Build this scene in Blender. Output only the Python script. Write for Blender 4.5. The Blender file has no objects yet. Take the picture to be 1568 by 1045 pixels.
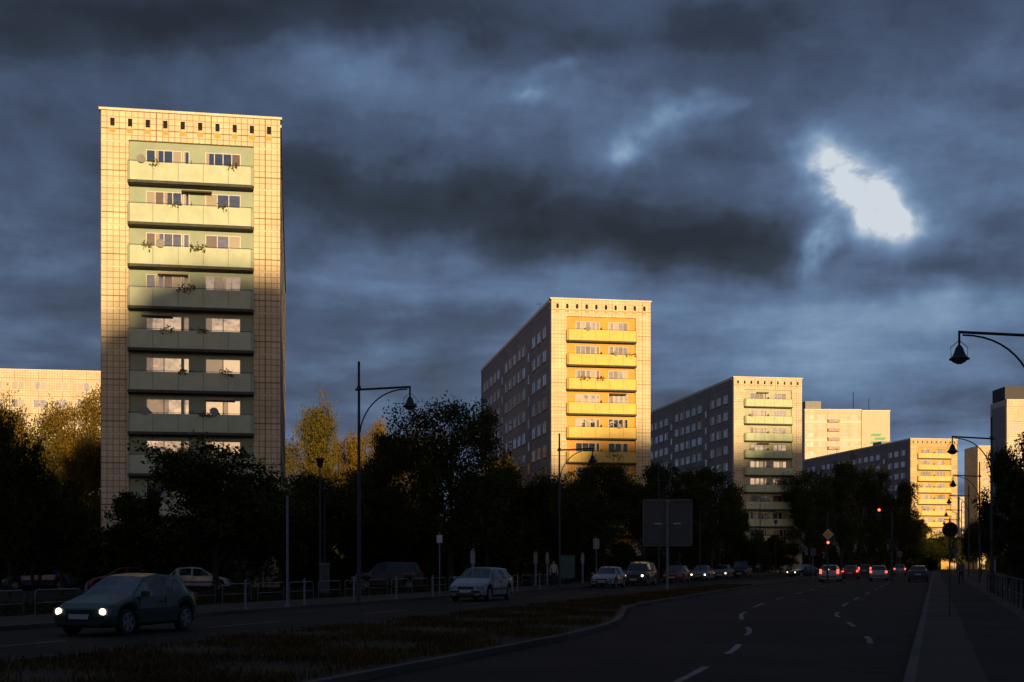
import bpy, math, random
import numpy as np
from mathutils import Vector, Matrix
random.seed(7); rng=np.random.default_rng(7)
scene=bpy.context.scene
COL=scene.collection
# ------------------------------------------------------------ node helpers
def newmat(name):
    m=bpy.data.materials.new(name); m.use_nodes=True
    nt=m.node_tree; b=nt.nodes['Principled BSDF']; return m,nt,b
def simple(name,col,rough=.7,metal=0,noise=0.25,nscale=3.0,emit=None,es=0,bump=0,coat=0):
    m,nt,b=newmat(name)
    b.inputs['Roughness'].default_value=rough; b.inputs['Metallic'].default_value=metal
    if coat: b.inputs['Coat Weight'].default_value=coat
    if noise>0:
        tc=nt.nodes.new('ShaderNodeTexCoord'); n=nt.nodes.new('ShaderNodeTexNoise')
        n.inputs['Scale'].default_value=nscale; n.inputs['Detail'].default_value=4; n.inputs['Roughness'].default_value=.65
        nt.links.new(tc.outputs['Object'],n.inputs['Vector'])
        r=nt.nodes.new('ShaderNodeValToRGB')
        r.color_ramp.elements[0].position=.3; r.color_ramp.elements[1].position=.7
        r.color_ramp.elements[0].color=[c*(1-noise) for c in col]+[1]
        r.color_ramp.elements[1].color=[min(1,c*(1+noise)) for c in col]+[1]
        nt.links.new(n.outputs['Fac'],r.inputs['Fac']); nt.links.new(r.outputs['Color'],b.inputs['Base Color'])
        if bump:
            bp=nt.nodes.new('ShaderNodeBump'); bp.inputs['Strength'].default_value=bump; bp.inputs['Distance'].default_value=.02
            nt.links.new(n.outputs['Fac'],bp.inputs['Height']); nt.links.new(bp.outputs['Normal'],b.inputs['Normal'])
    else: b.inputs['Base Color'].default_value=(*col,1)
    if emit: b.inputs['Emission Color'].default_value=(*emit,1); b.inputs['Emission Strength'].default_value=es
    return m
def tilemat(name,col,joint,size=.40):
    m,nt,b=newmat(name); N=nt.nodes; L=nt.links
    tc=N.new('ShaderNodeTexCoord'); sp=N.new('ShaderNodeSeparateXYZ'); L.new(tc.outputs['Object'],sp.inputs[0])
    ad=N.new('ShaderNodeMath'); ad.operation='ADD'; L.new(sp.outputs[0],ad.inputs[0]); L.new(sp.outputs[1],ad.inputs[1])
    cb=N.new('ShaderNodeCombineXYZ'); L.new(ad.outputs[0],cb.inputs[0]); L.new(sp.outputs[2],cb.inputs[1])
    def brick(w,h,ms,c1,c2,mo):
        br=N.new('ShaderNodeTexBrick'); br.offset=0; br.squash=1
        br.inputs['Scale'].default_value=1; br.inputs['Brick Width'].default_value=w; br.inputs['Row Height'].default_value=h
        br.inputs['Mortar Size'].default_value=ms; br.inputs['Mortar Smooth'].default_value=.1
        br.inputs['Color1'].default_value=c1; br.inputs['Color2'].default_value=c2; br.inputs['Mortar'].default_value=mo
        L.new(cb.outputs[0],br.inputs['Vector']); return br
    b1=brick(size,size,.028,(*[min(.9,c*1.04) for c in col],1),(*[c*.90 for c in col],1),(*joint,1))
    b2=brick(3.6,2.8,.045,(1,1,1,1),(.93,.93,.93,1),(.58,.47,.42,1))
    n=N.new('ShaderNodeTexNoise'); n.inputs['Scale'].default_value=.35; n.inputs['Detail'].default_value=5; L.new(tc.outputs['Object'],n.inputs['Vector'])
    mr=N.new('ShaderNodeMapRange'); mr.inputs[1].default_value=.3; mr.inputs[2].default_value=.7; mr.inputs[3].default_value=.82; mr.inputs[4].default_value=1.06
    L.new(n.outputs['Fac'],mr.inputs[0])
    def mul(a,bb):
        x=N.new('ShaderNodeMix'); x.data_type='RGBA'; x.blend_type='MULTIPLY'; x.inputs[0].default_value=1
        L.new(a,x.inputs[6]); L.new(bb,x.inputs[7]); return x.outputs[2]
    o=mul(mul(b1.outputs['Color'],b2.outputs['Color']),mr.outputs[0])
    L.new(o,b.inputs['Base Color']); b.inputs['Roughness'].default_value=.6
    return m
def glassmat(name,tint=(.02,.022,.025),refl=.45,rough=.04,wav=.015):
    m=bpy.data.materials.new(name); m.use_nodes=True; nt=m.node_tree; nt.nodes.clear(); N=nt.nodes; L=nt.links
    o=N.new('ShaderNodeOutputMaterial'); d=N.new('ShaderNodeBsdfDiffuse'); g=N.new('ShaderNodeBsdfGlossy'); mx=N.new('ShaderNodeMixShader')
    d.inputs[0].default_value=(*tint,1); g.inputs['Roughness'].default_value=rough; g.inputs[0].default_value=(.92,.94,.96,1)
    mx.inputs[0].default_value=refl
    tc=N.new('ShaderNodeTexCoord'); n=N.new('ShaderNodeTexNoise'); n.inputs['Scale'].default_value=.9; L.new(tc.outputs['Object'],n.inputs['Vector'])
    bp=N.new('ShaderNodeBump'); bp.inputs['Strength'].default_value=.5; bp.inputs['Distance'].default_value=wav; L.new(n.outputs['Fac'],bp.inputs['Height']); L.new(bp.outputs['Normal'],g.inputs['Normal'])
    L.new(d.outputs[0],mx.inputs[1]); L.new(g.outputs[0],mx.inputs[2]); L.new(mx.outputs[0],o.inputs[0]); return m
def carglass():
    m=bpy.data.materials.new('car_glass'); m.use_nodes=True; nt=m.node_tree; nt.nodes.clear(); N=nt.nodes; L=nt.links
    o=N.new('ShaderNodeOutputMaterial'); d=N.new('ShaderNodeBsdfTransparent'); g=N.new('ShaderNodeBsdfGlossy'); mx=N.new('ShaderNodeMixShader')
    d.inputs[0].default_value=(.72,.76,.74,1); g.inputs['Roughness'].default_value=.03
    lw=N.new('ShaderNodeLayerWeight'); lw.inputs[0].default_value=.25
    mr=N.new('ShaderNodeMapRange'); mr.inputs[3].default_value=.04; mr.inputs[4].default_value=.40; L.new(lw.outputs['Facing'],mr.inputs[0])
    L.new(mr.outputs[0],mx.inputs[0]); L.new(d.outputs[0],mx.inputs[1]); L.new(g.outputs[0],mx.inputs[2]); L.new(mx.outputs[0],o.inputs[0]); return m
def leafmat(name,c1,c2,trans=0):
    m=bpy.data.materials.new(name); m.use_nodes=True; nt=m.node_tree; nt.nodes.clear(); N=nt.nodes; L=nt.links
    o=N.new('ShaderNodeOutputMaterial'); d=N.new('ShaderNodeBsdfDiffuse')
    g=N.new('ShaderNodeNewGeometry'); n=N.new('ShaderNodeTexNoise'); n.inputs['Scale'].default_value=.45; n.inputs['Detail'].default_value=2
    L.new(g.outputs['Position'],n.inputs['Vector'])
    ad=N.new('ShaderNodeMath'); ad.operation='MULTIPLY_ADD'; L.new(g.outputs['Random Per Island'],ad.inputs[0]); ad.inputs[1].default_value=.5; L.new(n.outputs['Fac'],ad.inputs[2])
    r=N.new('ShaderNodeValToRGB'); r.color_ramp.elements[0].position=.35; r.color_ramp.elements[1].position=1.0
    r.color_ramp.elements[0].color=(*c1,1); r.color_ramp.elements[1].color=(*c2,1)
    L.new(ad.outputs[0],r.inputs[0]); L.new(r.outputs[0],d.inputs[0])
    if trans:
        t=N.new('ShaderNodeBsdfTranslucent'); mx=N.new('ShaderNodeMixShader'); mx.inputs[0].default_value=trans; L.new(r.outputs[0],t.inputs[0])
        L.new(d.outputs[0],mx.inputs[1]); L.new(t.outputs[0],mx.inputs[2]); L.new(mx.outputs[0],o.inputs[0])
    else: L.new(d.outputs[0],o.inputs[0])
    return m

MT={}
MT['tile1']=tilemat('tile_cream',(.82,.67,.43),(.40,.28,.20))
MT['tile2']=tilemat('tile_yellow',(.82,.67,.41),(.50,.36,.24))
MT['tile3']=tilemat('tile_pale',(.76,.65,.46),(.48,.37,.27))
MT['tile4']=tilemat('tile_ochre',(.72,.54,.28),(.46,.31,.18))
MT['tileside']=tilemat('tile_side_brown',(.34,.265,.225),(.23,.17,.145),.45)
MT['concrete']=simple('concrete',(.30,.29,.27),.85,bump=.3)
MT['roof']=simple('roofing_felt',(.09,.09,.09),.9)
MT['trim']=simple('trim_pale',(.76,.67,.50),.6,noise=.08)
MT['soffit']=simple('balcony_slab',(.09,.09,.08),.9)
MT['orange']=simple('orange_vent_tile',(.74,.36,.08),.6,noise=.1)
MT['black']=simple('dark_opening',(.012,.012,.012),.9,noise=0)
MT['frame']=simple('window_frame_white',(.62,.60,.56),.5,noise=.06)
MT['framebr']=simple('window_frame_brown',(.16,.10,.06),.5,noise=.06)
MT['glass']=glassmat('window_glass',refl=.5)
MT['glassside']=glassmat('window_glass_sky',refl=.8)
MT['curtain']=glassmat('curtained_window',tint=(.50,.42,.30),refl=.2)
MT['curtain2']=glassmat('blind_window',tint=(.20,.14,.09),refl=.25)
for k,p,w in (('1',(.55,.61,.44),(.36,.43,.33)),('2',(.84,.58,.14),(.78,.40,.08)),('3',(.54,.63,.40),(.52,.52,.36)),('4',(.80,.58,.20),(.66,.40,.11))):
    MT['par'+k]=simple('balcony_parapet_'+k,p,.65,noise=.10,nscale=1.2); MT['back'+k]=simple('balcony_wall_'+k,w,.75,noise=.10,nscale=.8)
MT['metal']=simple('dark_painted_steel',(.022,.023,.025),.6,noise=.2)
MT['galv']=simple('galvanised_steel',(.17,.165,.16),.55,metal=.2)
MT['bark']=simple('bark',(.045,.035,.028),.95,nscale=9,bump=.6)
MT['leaf']=leafmat('leaves_dark_green',(.014,.019,.007),(.066,.070,.022))
MT['leafg']=leafmat('leaves_gold',(.10,.075,.018),(.31,.20,.035),.3)
MT['leafo']=leafmat('leaves_olive',(.06,.055,.014),(.20,.15,.03),.25)
MT['cglass']=carglass()
MT['tyre']=simple('tyre_rubber',(.015,.015,.015),.85,noise=0)
MT['rim']=simple('alloy_rim',(.20,.20,.21),.45,metal=.5,noise=0)
MT['plast']=simple('black_plastic',(.02,.02,.02),.6,noise=0)
MT['headon']=simple('headlamp_lit',(1,.9,.7),.3,noise=0,emit=(1,.80,.50),es=3.5)
MT['headoff']=simple('headlamp_glass',(.30,.31,.32),.2,metal=.4,noise=0)
MT['tailon']=simple('brake_light_lit',(.6,.02,.01),.3,noise=0,emit=(1,.07,.04),es=4)
MT['tailoff']=simple('tail_light',(.25,.012,.01),.3,noise=0)
MT['plate']=simple('number_plate',(.5,.5,.48),.5,noise=.05)
MT['seat']=simple('seat_cloth',(.03,.03,.035),.9)
MT['skin']=simple('skin',(.42,.25,.17),.6,noise=.05)
MT['signface']=simple('sign_back_grey',(.075,.076,.078),.6,metal=.1,noise=.12)
MT['white']=simple('white_paint',(.62,.62,.60),.6,noise=.08)
MT['yellow']=simple('sign_yellow',(.75,.42,.02),.5,noise=.05)
MT['red']=simple('sign_red',(.35,.02,.02),.5,noise=.05)
MT['redlit']=simple('traffic_red_lit',(.6,.02,.01),.4,noise=0,emit=(1,.06,.03),es=9)
MT['green']=simple('logo_green',(.06,.36,.12),.5,noise=.05)
MT['teal']=simple('poster_teal',(.03,.12,.10),.5,noise=.3)
# ------------------------------------------------------------ mesh builder
class MB:
    def __init__(s): s.v=[];s.f=[];s.m=[];s.mats=[];s.sm=[]
    def mi(s,k):
        mat=MT[k] if isinstance(k,str) else k
        if mat not in s.mats: s.mats.append(mat)
        return s.mats.index(mat)
    def face(s,pts,k,smooth=False):
        b=len(s.v); s.v+= [tuple(p) for p in pts]; s.f.append(tuple(range(b,b+len(pts)))); s.m.append(s.mi(k)); s.sm.append(smooth)
    def box(s,x0,x1,y0,y1,z0,z1,k,T=None):
        c=[(x0,y0,z0),(x1,y0,z0),(x1,y1,z0),(x0,y1,z0),(x0,y0,z1),(x1,y0,z1),(x1,y1,z1),(x0,y1,z1)]
        if T: c=[T(p) for p in c]
        b=len(s.v); s.v+=c; i=s.mi(k)
        for q in ((0,3,2,1),(4,5,6,7),(0,1,5,4),(1,2,6,5),(2,3,7,6),(3,0,4,7)):
            s.f.append(tuple(b+j for j in q)); s.m.append(i); s.sm.append(False)
    def tube(s,pts,rad,k,n=8,cap=True):
        pts=[Vector(p) for p in pts]; b=len(s.v); i=s.mi(k); R=rad if isinstance(rad,(list,tuple)) else [rad]*len(pts)
        for j,p in enumerate(pts):
            t=(pts[min(j+1,len(pts)-1)]-pts[max(j-1,0)]).normalized()
            a=t.cross(Vector((0,0,1))); 
            if a.length<.05: a=t.cross(Vector((0,1,0)))
            a.normalize(); c=t.cross(a)
            for q in range(n):
                th=2*math.pi*q/n; s.v.append(tuple(p+(a*math.cos(th)+c*math.sin(th))*R[j]))
        for j in range(len(pts)-1):
            for q in range(n):
                q2=(q+1)%n; s.f.append((b+j*n+q,b+j*n+q2,b+(j+1)*n+q2,b+(j+1)*n+q)); s.m.append(i); s.sm.append(True)
        if cap:
            s.f.append(tuple(b+q for q in range(n))); s.m.append(i); s.sm.append(False)
            e=b+(len(pts)-1)*n; s.f.append(tuple(e+q for q in range(n))); s.m.append(i); s.sm.append(False)
    def obj(s,name,loc=(0,0,0),rz=0,scale=1):
        me=bpy.data.meshes.new(name); me.from_pydata(s.v,[],s.f)
        for m in s.mats: me.materials.append(m)
        me.polygons.foreach_set('material_index',s.m); me.polygons.foreach_set('use_smooth',s.sm); me.update()
        o=bpy.data.objects.new(name,me); o.location=loc; o.rotation_euler=(0,0,rz); o.scale=(scale,)*3; COL.objects.link(o); return o
# ------------------------------------------------------------ window
def window(mb,T,a0,a1,z0,z1,panes,kinds,frame='frame',fw=.055,pd=.05,sill=True):
    n=panes; w=(a1-a0)
    mb.box(a0,a1,0.002,pd,z0,z0+fw,frame,T); mb.box(a0,a1,0.002,pd,z1-fw,z1,frame,T)
    for i in range(n+1):
        c=a0+fw/2+(w-fw)*i/n
        mb.box(c-fw/2,c+fw/2,0.002,pd-.004,z0+fw,z1-fw,frame,T)
    for i in range(n):
        l=a0+fw+(w-fw)*i/n; r=a0+(w-fw)*(i+1)/n
        k=random.choice(kinds); mb.box(l,r,0.002,min(.022,pd*.6),z0+fw,z1-fw,k,T)
        if k=='glass' and sill and random.random()<.35:
            q=l+(r-l)*random.uniform(.25,.5); mb.box(l,q,0.024,.027,z0+fw,z1-fw,'curtain',T)
    if sill: mb.box(a0-.05,a1+.05,0.002,pd+.07,z0-.05,z0-.003,'trim',T)
A=math.radians(9.8)
def slab(name,loc,W,L,Tt,sty,rz=A,right=False,left=True,plants=True,nf=9,refl_rows=()):
    mb=MB(); R=.28; pl=1.8; u0,u1=pl,W-pl; P=.62
    tile='tile'+sty
    mb.box(0,W,R,R+.35,0,Tt,tile)
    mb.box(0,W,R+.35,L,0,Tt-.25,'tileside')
    mb.box(0,pl,0,R,0,Tt,tile); mb.box(u1,W,0,R,0,Tt,tile)
    mb.box(pl,u1,0,R,30.1,Tt,tile)
    mb.box(-.12,W+.12,-.12,R+.5,Tt,Tt+.16,'trim'); mb.box(-.08,.3,R+.5,L,Tt-.25,Tt+.14,'trim'); mb.box(W-.3,W+.08,R+.5,L,Tt-.25,Tt+.14,'trim')
    mb.box(.4,W-.4,R+.6,L-.1,Tt-.25,Tt-.2,'roof')
    FT=lambda p:(p[0],-p[1],p[2])
    n=10; 
    for i in range(n):
        c=.75+(W-1.5)*i/(n-1)
        mb.box(c-.14,c+.14,0.002,.012,30.98,31.5,'black',FT)
        mb.box(c-.2,c+.2,0.002,.03,31.5,31.56,'trim',FT)
        mb.box(c-.2,c+.2,0.002,.02,30.55,30.84,'orange',FT)
    for k in range(-1,nf):
        zb=27.1-2.8*k
        if k>=0:
            ch=.22; a,b=u0-.03,u1+.03
            prof=[(a,-.003),(a,-P+ch),(a+ch*.8,-P),(b-ch*.8,-P),(b,-P+ch),(b,-.003)]
            bot=[(x,y,zb) for x,y in prof]; top=[(x,y,zb+.17) for x,y in prof]
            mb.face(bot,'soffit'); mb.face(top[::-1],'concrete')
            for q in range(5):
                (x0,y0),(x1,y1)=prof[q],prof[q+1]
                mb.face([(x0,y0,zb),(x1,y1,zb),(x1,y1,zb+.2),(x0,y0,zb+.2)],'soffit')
                d=Vector((x1-x0,y1-y0)).normalized(); nn=Vector((d.y,-d.x))*.03
                o=[(x0+nn.x,y0+nn.y),(x1+nn.x,y1+nn.y)]; ii=[(x0-nn.x*2,y0-nn.y*2),(x1-nn.x*2,y1-nn.y*2)]
                zt=zb+1.38; z_=zb+.17
                mb.face([(*o[0],z_),(*o[1],z_),(*o[1],zt),(*o[0],zt)],'par'+sty)
                mb.face([(*ii[0],z_),(*ii[1],z_),(*ii[1],zt),(*ii[0],zt)],'par'+sty)
                mb.face([(*o[0],zt),(*o[1],zt),(*ii[1],zt),(*ii[0],zt)],'par'+sty)
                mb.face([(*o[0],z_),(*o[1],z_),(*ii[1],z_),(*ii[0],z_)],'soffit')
            mb.tube([(a,-P+ch,zb+1.45),(a+ch*.8,-P,zb+1.45),(b-ch*.8,-P,zb+1.45),(b,-P+ch,zb+1.45)],.018,'metal',6)
            mb.box(u0,u1,0,R-.002,zb-.02,zb+.17,'soffit')
            for q in range(1,5):
                uu=u0+(u1-u0)*q/5; mb.box(uu-.012,uu+.012,-P-.036,-P-.031,zb+.2,zb+1.36,'soffit')
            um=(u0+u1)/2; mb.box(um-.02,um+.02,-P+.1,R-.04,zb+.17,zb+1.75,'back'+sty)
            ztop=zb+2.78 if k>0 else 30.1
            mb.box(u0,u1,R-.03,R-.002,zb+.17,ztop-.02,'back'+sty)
            BT=lambda p:(p[0],R-.03-p[1],p[2])
            fz=zb+.17
            kinds=['glass','glass','glass','glass','curtain','curtain2'] if k not in refl_rows else ['glass','glass','glass','glass','glass','curtain']
            for side in (0,1):
                a0=u0+1.1 if side==0 else u0+5.0
                fr=random.choice(['frame','frame','framebr']) if sty!='1' else 'frame'
                window(mb,BT,a0,a0+2.35,fz+.85,fz+2.30,random.choice([3,4]) if k not in refl_rows else 2,kinds,frame=fr)
                if random.random()<.3:
                    xx=a0+random.uniform(-.5,2.6); mb.tube([(xx,-P-.08,zb+1.55),(xx+.02,-P-.14,zb+1.56)],[.05,.30],'concrete',14); mb.tube([(xx,-P,zb+1.3),(xx,-P-.08,zb+1.55)],.02,'metal',5)
            if random.random()<.35:
                xx=random.uniform(u0+.4,u1-2.6); mb.face([(xx,R-.1,zb+2.65),(xx+2.0,R-.1,zb+2.65),(xx+2.0,-P+.3,zb+2.4),(xx,-P+.3,zb+2.4)],random.choice(['par'+sty,'curtain2','trim']))
            window(mb,BT,u0+3.55,u0+3.95,fz+.05,fz+2.30,1,['curtain2','glass'])
            if plants:
                for _ in range(random.randint(0,2)):
                    px=random.uniform(u0+.5,u1-.8); wd=random.uniform(.5,1.4)
                    boxplants.append((loc,rz,px,-P-.1,zb+1.38,wd))
        mb.box(0.02,pl-.06,0.002,.012,zb+.02,zb+.10,'trim',FT); mb.box(u1+.06,W-.02,0.002,.012,zb+.02,zb+.10,'trim',FT)
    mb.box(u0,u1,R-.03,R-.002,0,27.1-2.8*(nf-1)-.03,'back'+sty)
    BT=lambda p:(p[0],R-.03-p[1],p[2])
    zz=27.1-2.8*(nf-1)
    window(mb,BT,u0+1.1,u0+3.4,zz-2.0,zz-.7,3,['glass']); window(mb,BT,u0+5,u0+7.3,zz-2.0,zz-.7,3,['glass'])
    def side(T,flat=False):
        nc=int((L-3)//3.4)
        for k in range(-1,nf+1):
            zb=27.1-2.8*k
            z0=zb+1.0; z1=zb+2.4
            if k==-1: continue
            for c in range(nc):
                a0=2.0+c*3.4
                if flat:
                    window(mb,T,a0,a0+2.1,z0,z1,2,['curtain2'],'framebr',fw=.09,pd=.014,sill=False); continue
                if c%6==3:
                    window(mb,T,a0+.6,a0+1.5,z0-1.2,z1-1.4,1,['glassside'],fw=.06); continue
                window(mb,T,a0,a0+2.1,z0,z1,2,['glassside','glassside','glassside','curtain'],fw=.09)
            if not flat: mb.box(.9,L-.05,0.002,.012,zb+.05,zb+.1,'concrete',T)
        for c in range(nc//6+1):
            a0=2.0+(c*6+3)*3.4-.45
            mb.box(a0-.06,a0,0.003,.02,2,Tt-.4,'soffit',T)
    if left: side(lambda p:(-p[1],p[0]+.8,p[2]))
    if right: side(lambda p:(W+p[1],p[0]+.8,p[2]),True)
    mb.box(W*.3,W*.7,L*.35,L*.35+5,Tt-.22,Tt+1.6,'concrete')
    for q in range(5):
        x=random.uniform(1,W-1); y=random.uniform(8,L-2); h=random.uniform(1.2,2.6)
        mb.tube([(x,y,Tt-.2),(x,y,Tt+h)],.03,'metal',5); mb.tube([(x-.5,y,Tt+h*.9),(x+.5,y,Tt+h*.9)],.02,'metal',4)
    return mb.obj(name,loc,rz)
boxplants=[]
slab('apartment_tower_block',(-27.5,84.5,0),11.8,55,32,'1',right=True,left=False,refl_rows=(4,5,6,7))
slab('apartment_tower_block',(4.5,145.1,0),11.8,55,32,'2')
slab('apartment_tower_block',(36.2,206.4,0),11.8,80,32,'3',plants=False)
slab('apartment_tower_block',(97.3,308.6,0),12.4,66,32,'4',plants=False)
def block(name,loc,W,D,H,rz,wall,fh=2.8,win=2.0,pitch=3.3,face=-1,steps=None,frame='frame'):
    mb=MB(); segs=steps or [(0,W,H)]
    for a,b,h in segs:
        mb.box(a,b,0,D,0,h,wall); mb.box(a-.0,b+.0,-.1,D+.1,h,h+.2,'trim')
        mb.box(a+.3,b-.3,.3,D-.3,h+.2,h+.25,'roof')
        T=(lambda p:(p[0],-p[1],p[2])) if face<0 else (lambda p:(p[0],D+p[1],p[2]))
        nfl=int((h-1.2)//fh)
        for k in range(nfl):
            z=k*fh+.9; x=a+1.0
            while x+win<b-.4:
                window(mb,T,x,x+win,z,z+1.4,2,['glass','glass','glass','curtain'],frame,fw=.08); x+=pitch
    return mb.obj(name,loc,rz)
block('long_apartment_block',(-135,189,0),78,12,32,A,'tile3')
mb=MB()
mb.box(0,18,0,14,0,49.7,MT['tile3']); mb.box(18.0,27,-.35,14,0,49.4,simple('gable_pale_yellow',(.62,.55,.40),.7,noise=.06,nscale=.3))
mb.box(-.1,18,-.15,14,49.7,50.1,'trim'); mb.box(18,27.1,-.5,14,49.4,49.8,'trim')
T=lambda p:(p[0],-p[1],p[2])
pk=simple('spandrel_pink',(.50,.36,.32),.7)
for k in range(17):
    z=k*2.85+1.2
    for c in range(5):
        window(mb,T,.6+c*3.5,.6+c*3.5+2.2,z,z+1.4,2,['glass','glass','curtain'],fw=.1)
    if k%2: mb.box(.1,17.9,.003,.05,z+1.75,z+2.5,'trim',T)
    mb.box(7.3,11.0,.055,.9,z-.9,z+.05,pk,T)
for i,(xa,za,w,h) in enumerate(((20.6,41.6,3.2,.8),(21.8,40.4,3.4,.8),(20.4,39.2,3.2,.8))):
    mb.face([(xa,-.37,za),(xa+w,-.37,za),(xa+w+.7,-.37,za+h),(xa+.7,-.37,za+h)],'green')
mb.box(1,6,3,9,49.9,53,'concrete'); mb.tube([(17,5,50),(17,5,56)],.12,'metal',5); mb.tube([(22,5,49.5),(22,5,54)],.1,'metal',5)
mb.obj('high_rise_tower_with_logo',(92.2,398,0),math.radians(2))
o=block('grey_office_block',(92,235,0),14,8,31.9,0,'tile3',pitch=2.6,win=1.6)
mb=MB(); mb.box(0,14,.8,7,32.2,34.6,'metal'); mb.box(-.06,-.003,1,7,3,31,'concrete')
p=mb.obj('rooftop_plant_room',(92,235,0)); p.parent=o; p.matrix_parent_inverse=Matrix.Identity(4); p.location=(0,0,0)
block('pale_apartment_block',(125.3,340,0),14,10,33,0,'tile4')
block('distant_housing_block',(248,700,0),34,12,38,0.1,'tile3')
block('distant_housing_block',(262,640,0),14,12,26,-.05,'tile4')
block('distant_housing_block',(225,760,0),30,12,30,0.1,'tile2')
# the quarter behind the photographer (keeps the street in evening shade)
block('neighbourhood_block',(-95,-78,0),101,16,22,0,'tile3',face=1)
block('neighbourhood_block',(6.1,-78,0),49.2,16,35,0,'tile4',face=1,steps=[(0,6.4,29.6),(6.4,9,32.0),(9,16,34.6),(16,49.2,33)])
block('neighbourhood_block',(55.4,-78,0),43,16,34,0,'tile3',face=1,steps=[(0,7.6,31.2),(7.6,16,35.0),(16,43,33)])
block('neighbourhood_block',(98.5,-78,0),54,16,44,0,'tile2',face=1,steps=[(0,11,43.5),(11,54,46)])
block('neighbourhood_block',(152.6,-78,0),110,16,32,0,'tile3',face=1)
# ------------------------------------------------------------ ground, roads
def XL(Y): return -12.7+.33*(Y-31.3)
def XM(Y): return -5.0+.33*(Y-30.5)
def XR(Y): return 5.6+.335*(Y-18)
KP=[(-90,-39.5),(18.3,-2.1),(24,-.1),(28,1.25),(32,2.35),(35,2.95),(38,3.35),(41,3.65),(45,4.1),(49,4.95),(54,6.4),(70,11.3),(86.6,16.4),(143,34.7),(700,218.5)]
def XK(Y): return float(np.interp(Y,[p[0] for p in KP],[p[1] for p in KP]))
Ys=list(np.arange(-90,20,10))+list(np.arange(20,60,1.0))+list(np.arange(60,160,6))+list(np.arange(160,701,45))
def groundmat(name,c1,c2,scale,rough=.9,bump=.5,det=7,crack=False,lo=.35,hi=.65,spec=.2):
    m,nt,b=newmat(name); N=nt.nodes; L=nt.links
    g=N.new('ShaderNodeNewGeometry'); n=N.new('ShaderNodeTexNoise'); n.inputs['Scale'].default_value=scale; n.inputs['Detail'].default_value=det; n.inputs['Roughness'].default_value=.7
    L.new(g.outputs['Position'],n.inputs['Vector'])
    r=N.new('ShaderNodeValToRGB'); r.color_ramp.elements[0].position=lo; r.color_ramp.elements[1].position=hi
    r.color_ramp.elements[0].color=(*c1,1); r.color_ramp.elements[1].color=(*c2,1); L.new(n.outputs['Fac'],r.inputs[0])
    n2=N.new('ShaderNodeTexNoise'); n2.inputs['Scale'].default_value=.22; n2.inputs['Detail'].default_value=5; L.new(g.outputs['Position'],n2.inputs['Vector'])
    mr=N.new('ShaderNodeMapRange'); mr.inputs[1].default_value=.3; mr.inputs[2].default_value=.7; mr.inputs[3].default_value=.55; mr.inputs[4].default_value=1.35; L.new(n2.outputs['Fac'],mr.inputs[0])
    x=N.new('ShaderNodeMix'); x.data_type='RGBA'; x.blend_type='MULTIPLY'; x.inputs[0].default_value=1; L.new(r.outputs[0],x.inputs[6]); L.new(mr.outputs[0],x.inputs[7])
    col=x.outputs[2]
    if crack:
        v=N.new('ShaderNodeTexVoronoi'); v.feature='DISTANCE_TO_EDGE'; v.inputs['Scale'].default_value=.16
        n3=N.new('ShaderNodeTexNoise'); n3.inputs['Scale'].default_value=.8; n3.inputs['Detail'].default_value=4; L.new(g.outputs['Position'],n3.inputs['Vector'])
        va=N.new('ShaderNodeVectorMath'); va.operation='MULTIPLY_ADD'; L.new(n3.outputs['Color'],va.inputs[0]); va.inputs[1].default_value=(3,3,0); L.new(g.outputs['Position'],va.inputs[2]); L.new(va.outputs[0],v.inputs['Vector'])
        cr=N.new('ShaderNodeMapRange'); cr.inputs[1].default_value=.0; cr.inputs[2].default_value=.012; cr.inputs[3].default_value=.4; cr.inputs[4].default_value=1; L.new(v.outputs['Distance'],cr.inputs[0])
        y=N.new('ShaderNodeMix'); y.data_type='RGBA'; y.blend_type='MULTIPLY'; y.inputs[0].default_value=1; L.new(col,y.inputs[6]); L.new(cr.outputs[0],y.inputs[7]); col=y.outputs[2]
    L.new(col,b.inputs['Base Color']); b.inputs['Roughness'].default_value=rough; b.inputs['Specular IOR Level'].default_value=spec
    bp=N.new('ShaderNodeBump'); bp.inputs['Strength'].default_value=bump; bp.inputs['Distance'].default_value=.01; L.new(n.outputs['Fac'],bp.inputs['Height']); L.new(bp.outputs['Normal'],b.inputs['Normal'])
    return m
asphalt=groundmat('asphalt',(.018,.0138,.011),(.035,.027,.022),60,.9,.5,crack=True,spec=.12)
pave=groundmat('pavement_slabs',(.030,.023,.018),(.052,.040,.031),14,.9,.4)
kerbm=groundmat('kerb_granite',(.055,.047,.04),(.10,.087,.073),30,.85,.3)
soil=groundmat('earth_and_turf',(.012,.011,.006),(.026,.022,.012),2.2,.95,.8)
turf=groundmat('dry_turf',(.018,.013,.006),(.055,.035,.012),3.0,.95,.9)
MT['asphalt']=asphalt;MT['pave']=pave;MT['kerb']=kerbm;MT['soil']=soil;MT['turf']=turf
mb=MB(); S=3500; mb.face([(-S,-S,0),(S,-S,0),(S,S,0),(-S,S,0)],'soil'); mb.obj('ground')
def strip(mb,fa,fb,z,k,ys=Ys):
    for y0,y1 in zip(ys[:-1],ys[1:]):
        mb.face([(fa(y0),y0,z),(fb(y0),y0,z),(fb(y1),y1,z),(fa(y1),y1,z)],k)
def wall(mb,fa,z0,z1,k,ys=Ys):
    for y0,y1 in zip(ys[:-1],ys[1:]):
        mb.face([(fa(y0),y0,z0),(fa(y1),y1,z0),(fa(y1),y1,z1),(fa(y0),y0,z1)],k)
mb=MB(); strip(mb,XL,XM,.004,'asphalt'); mb.obj('road')
mb=MB(); strip(mb,XK,XR,.004,'asphalt'); mb.obj('road')
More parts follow.
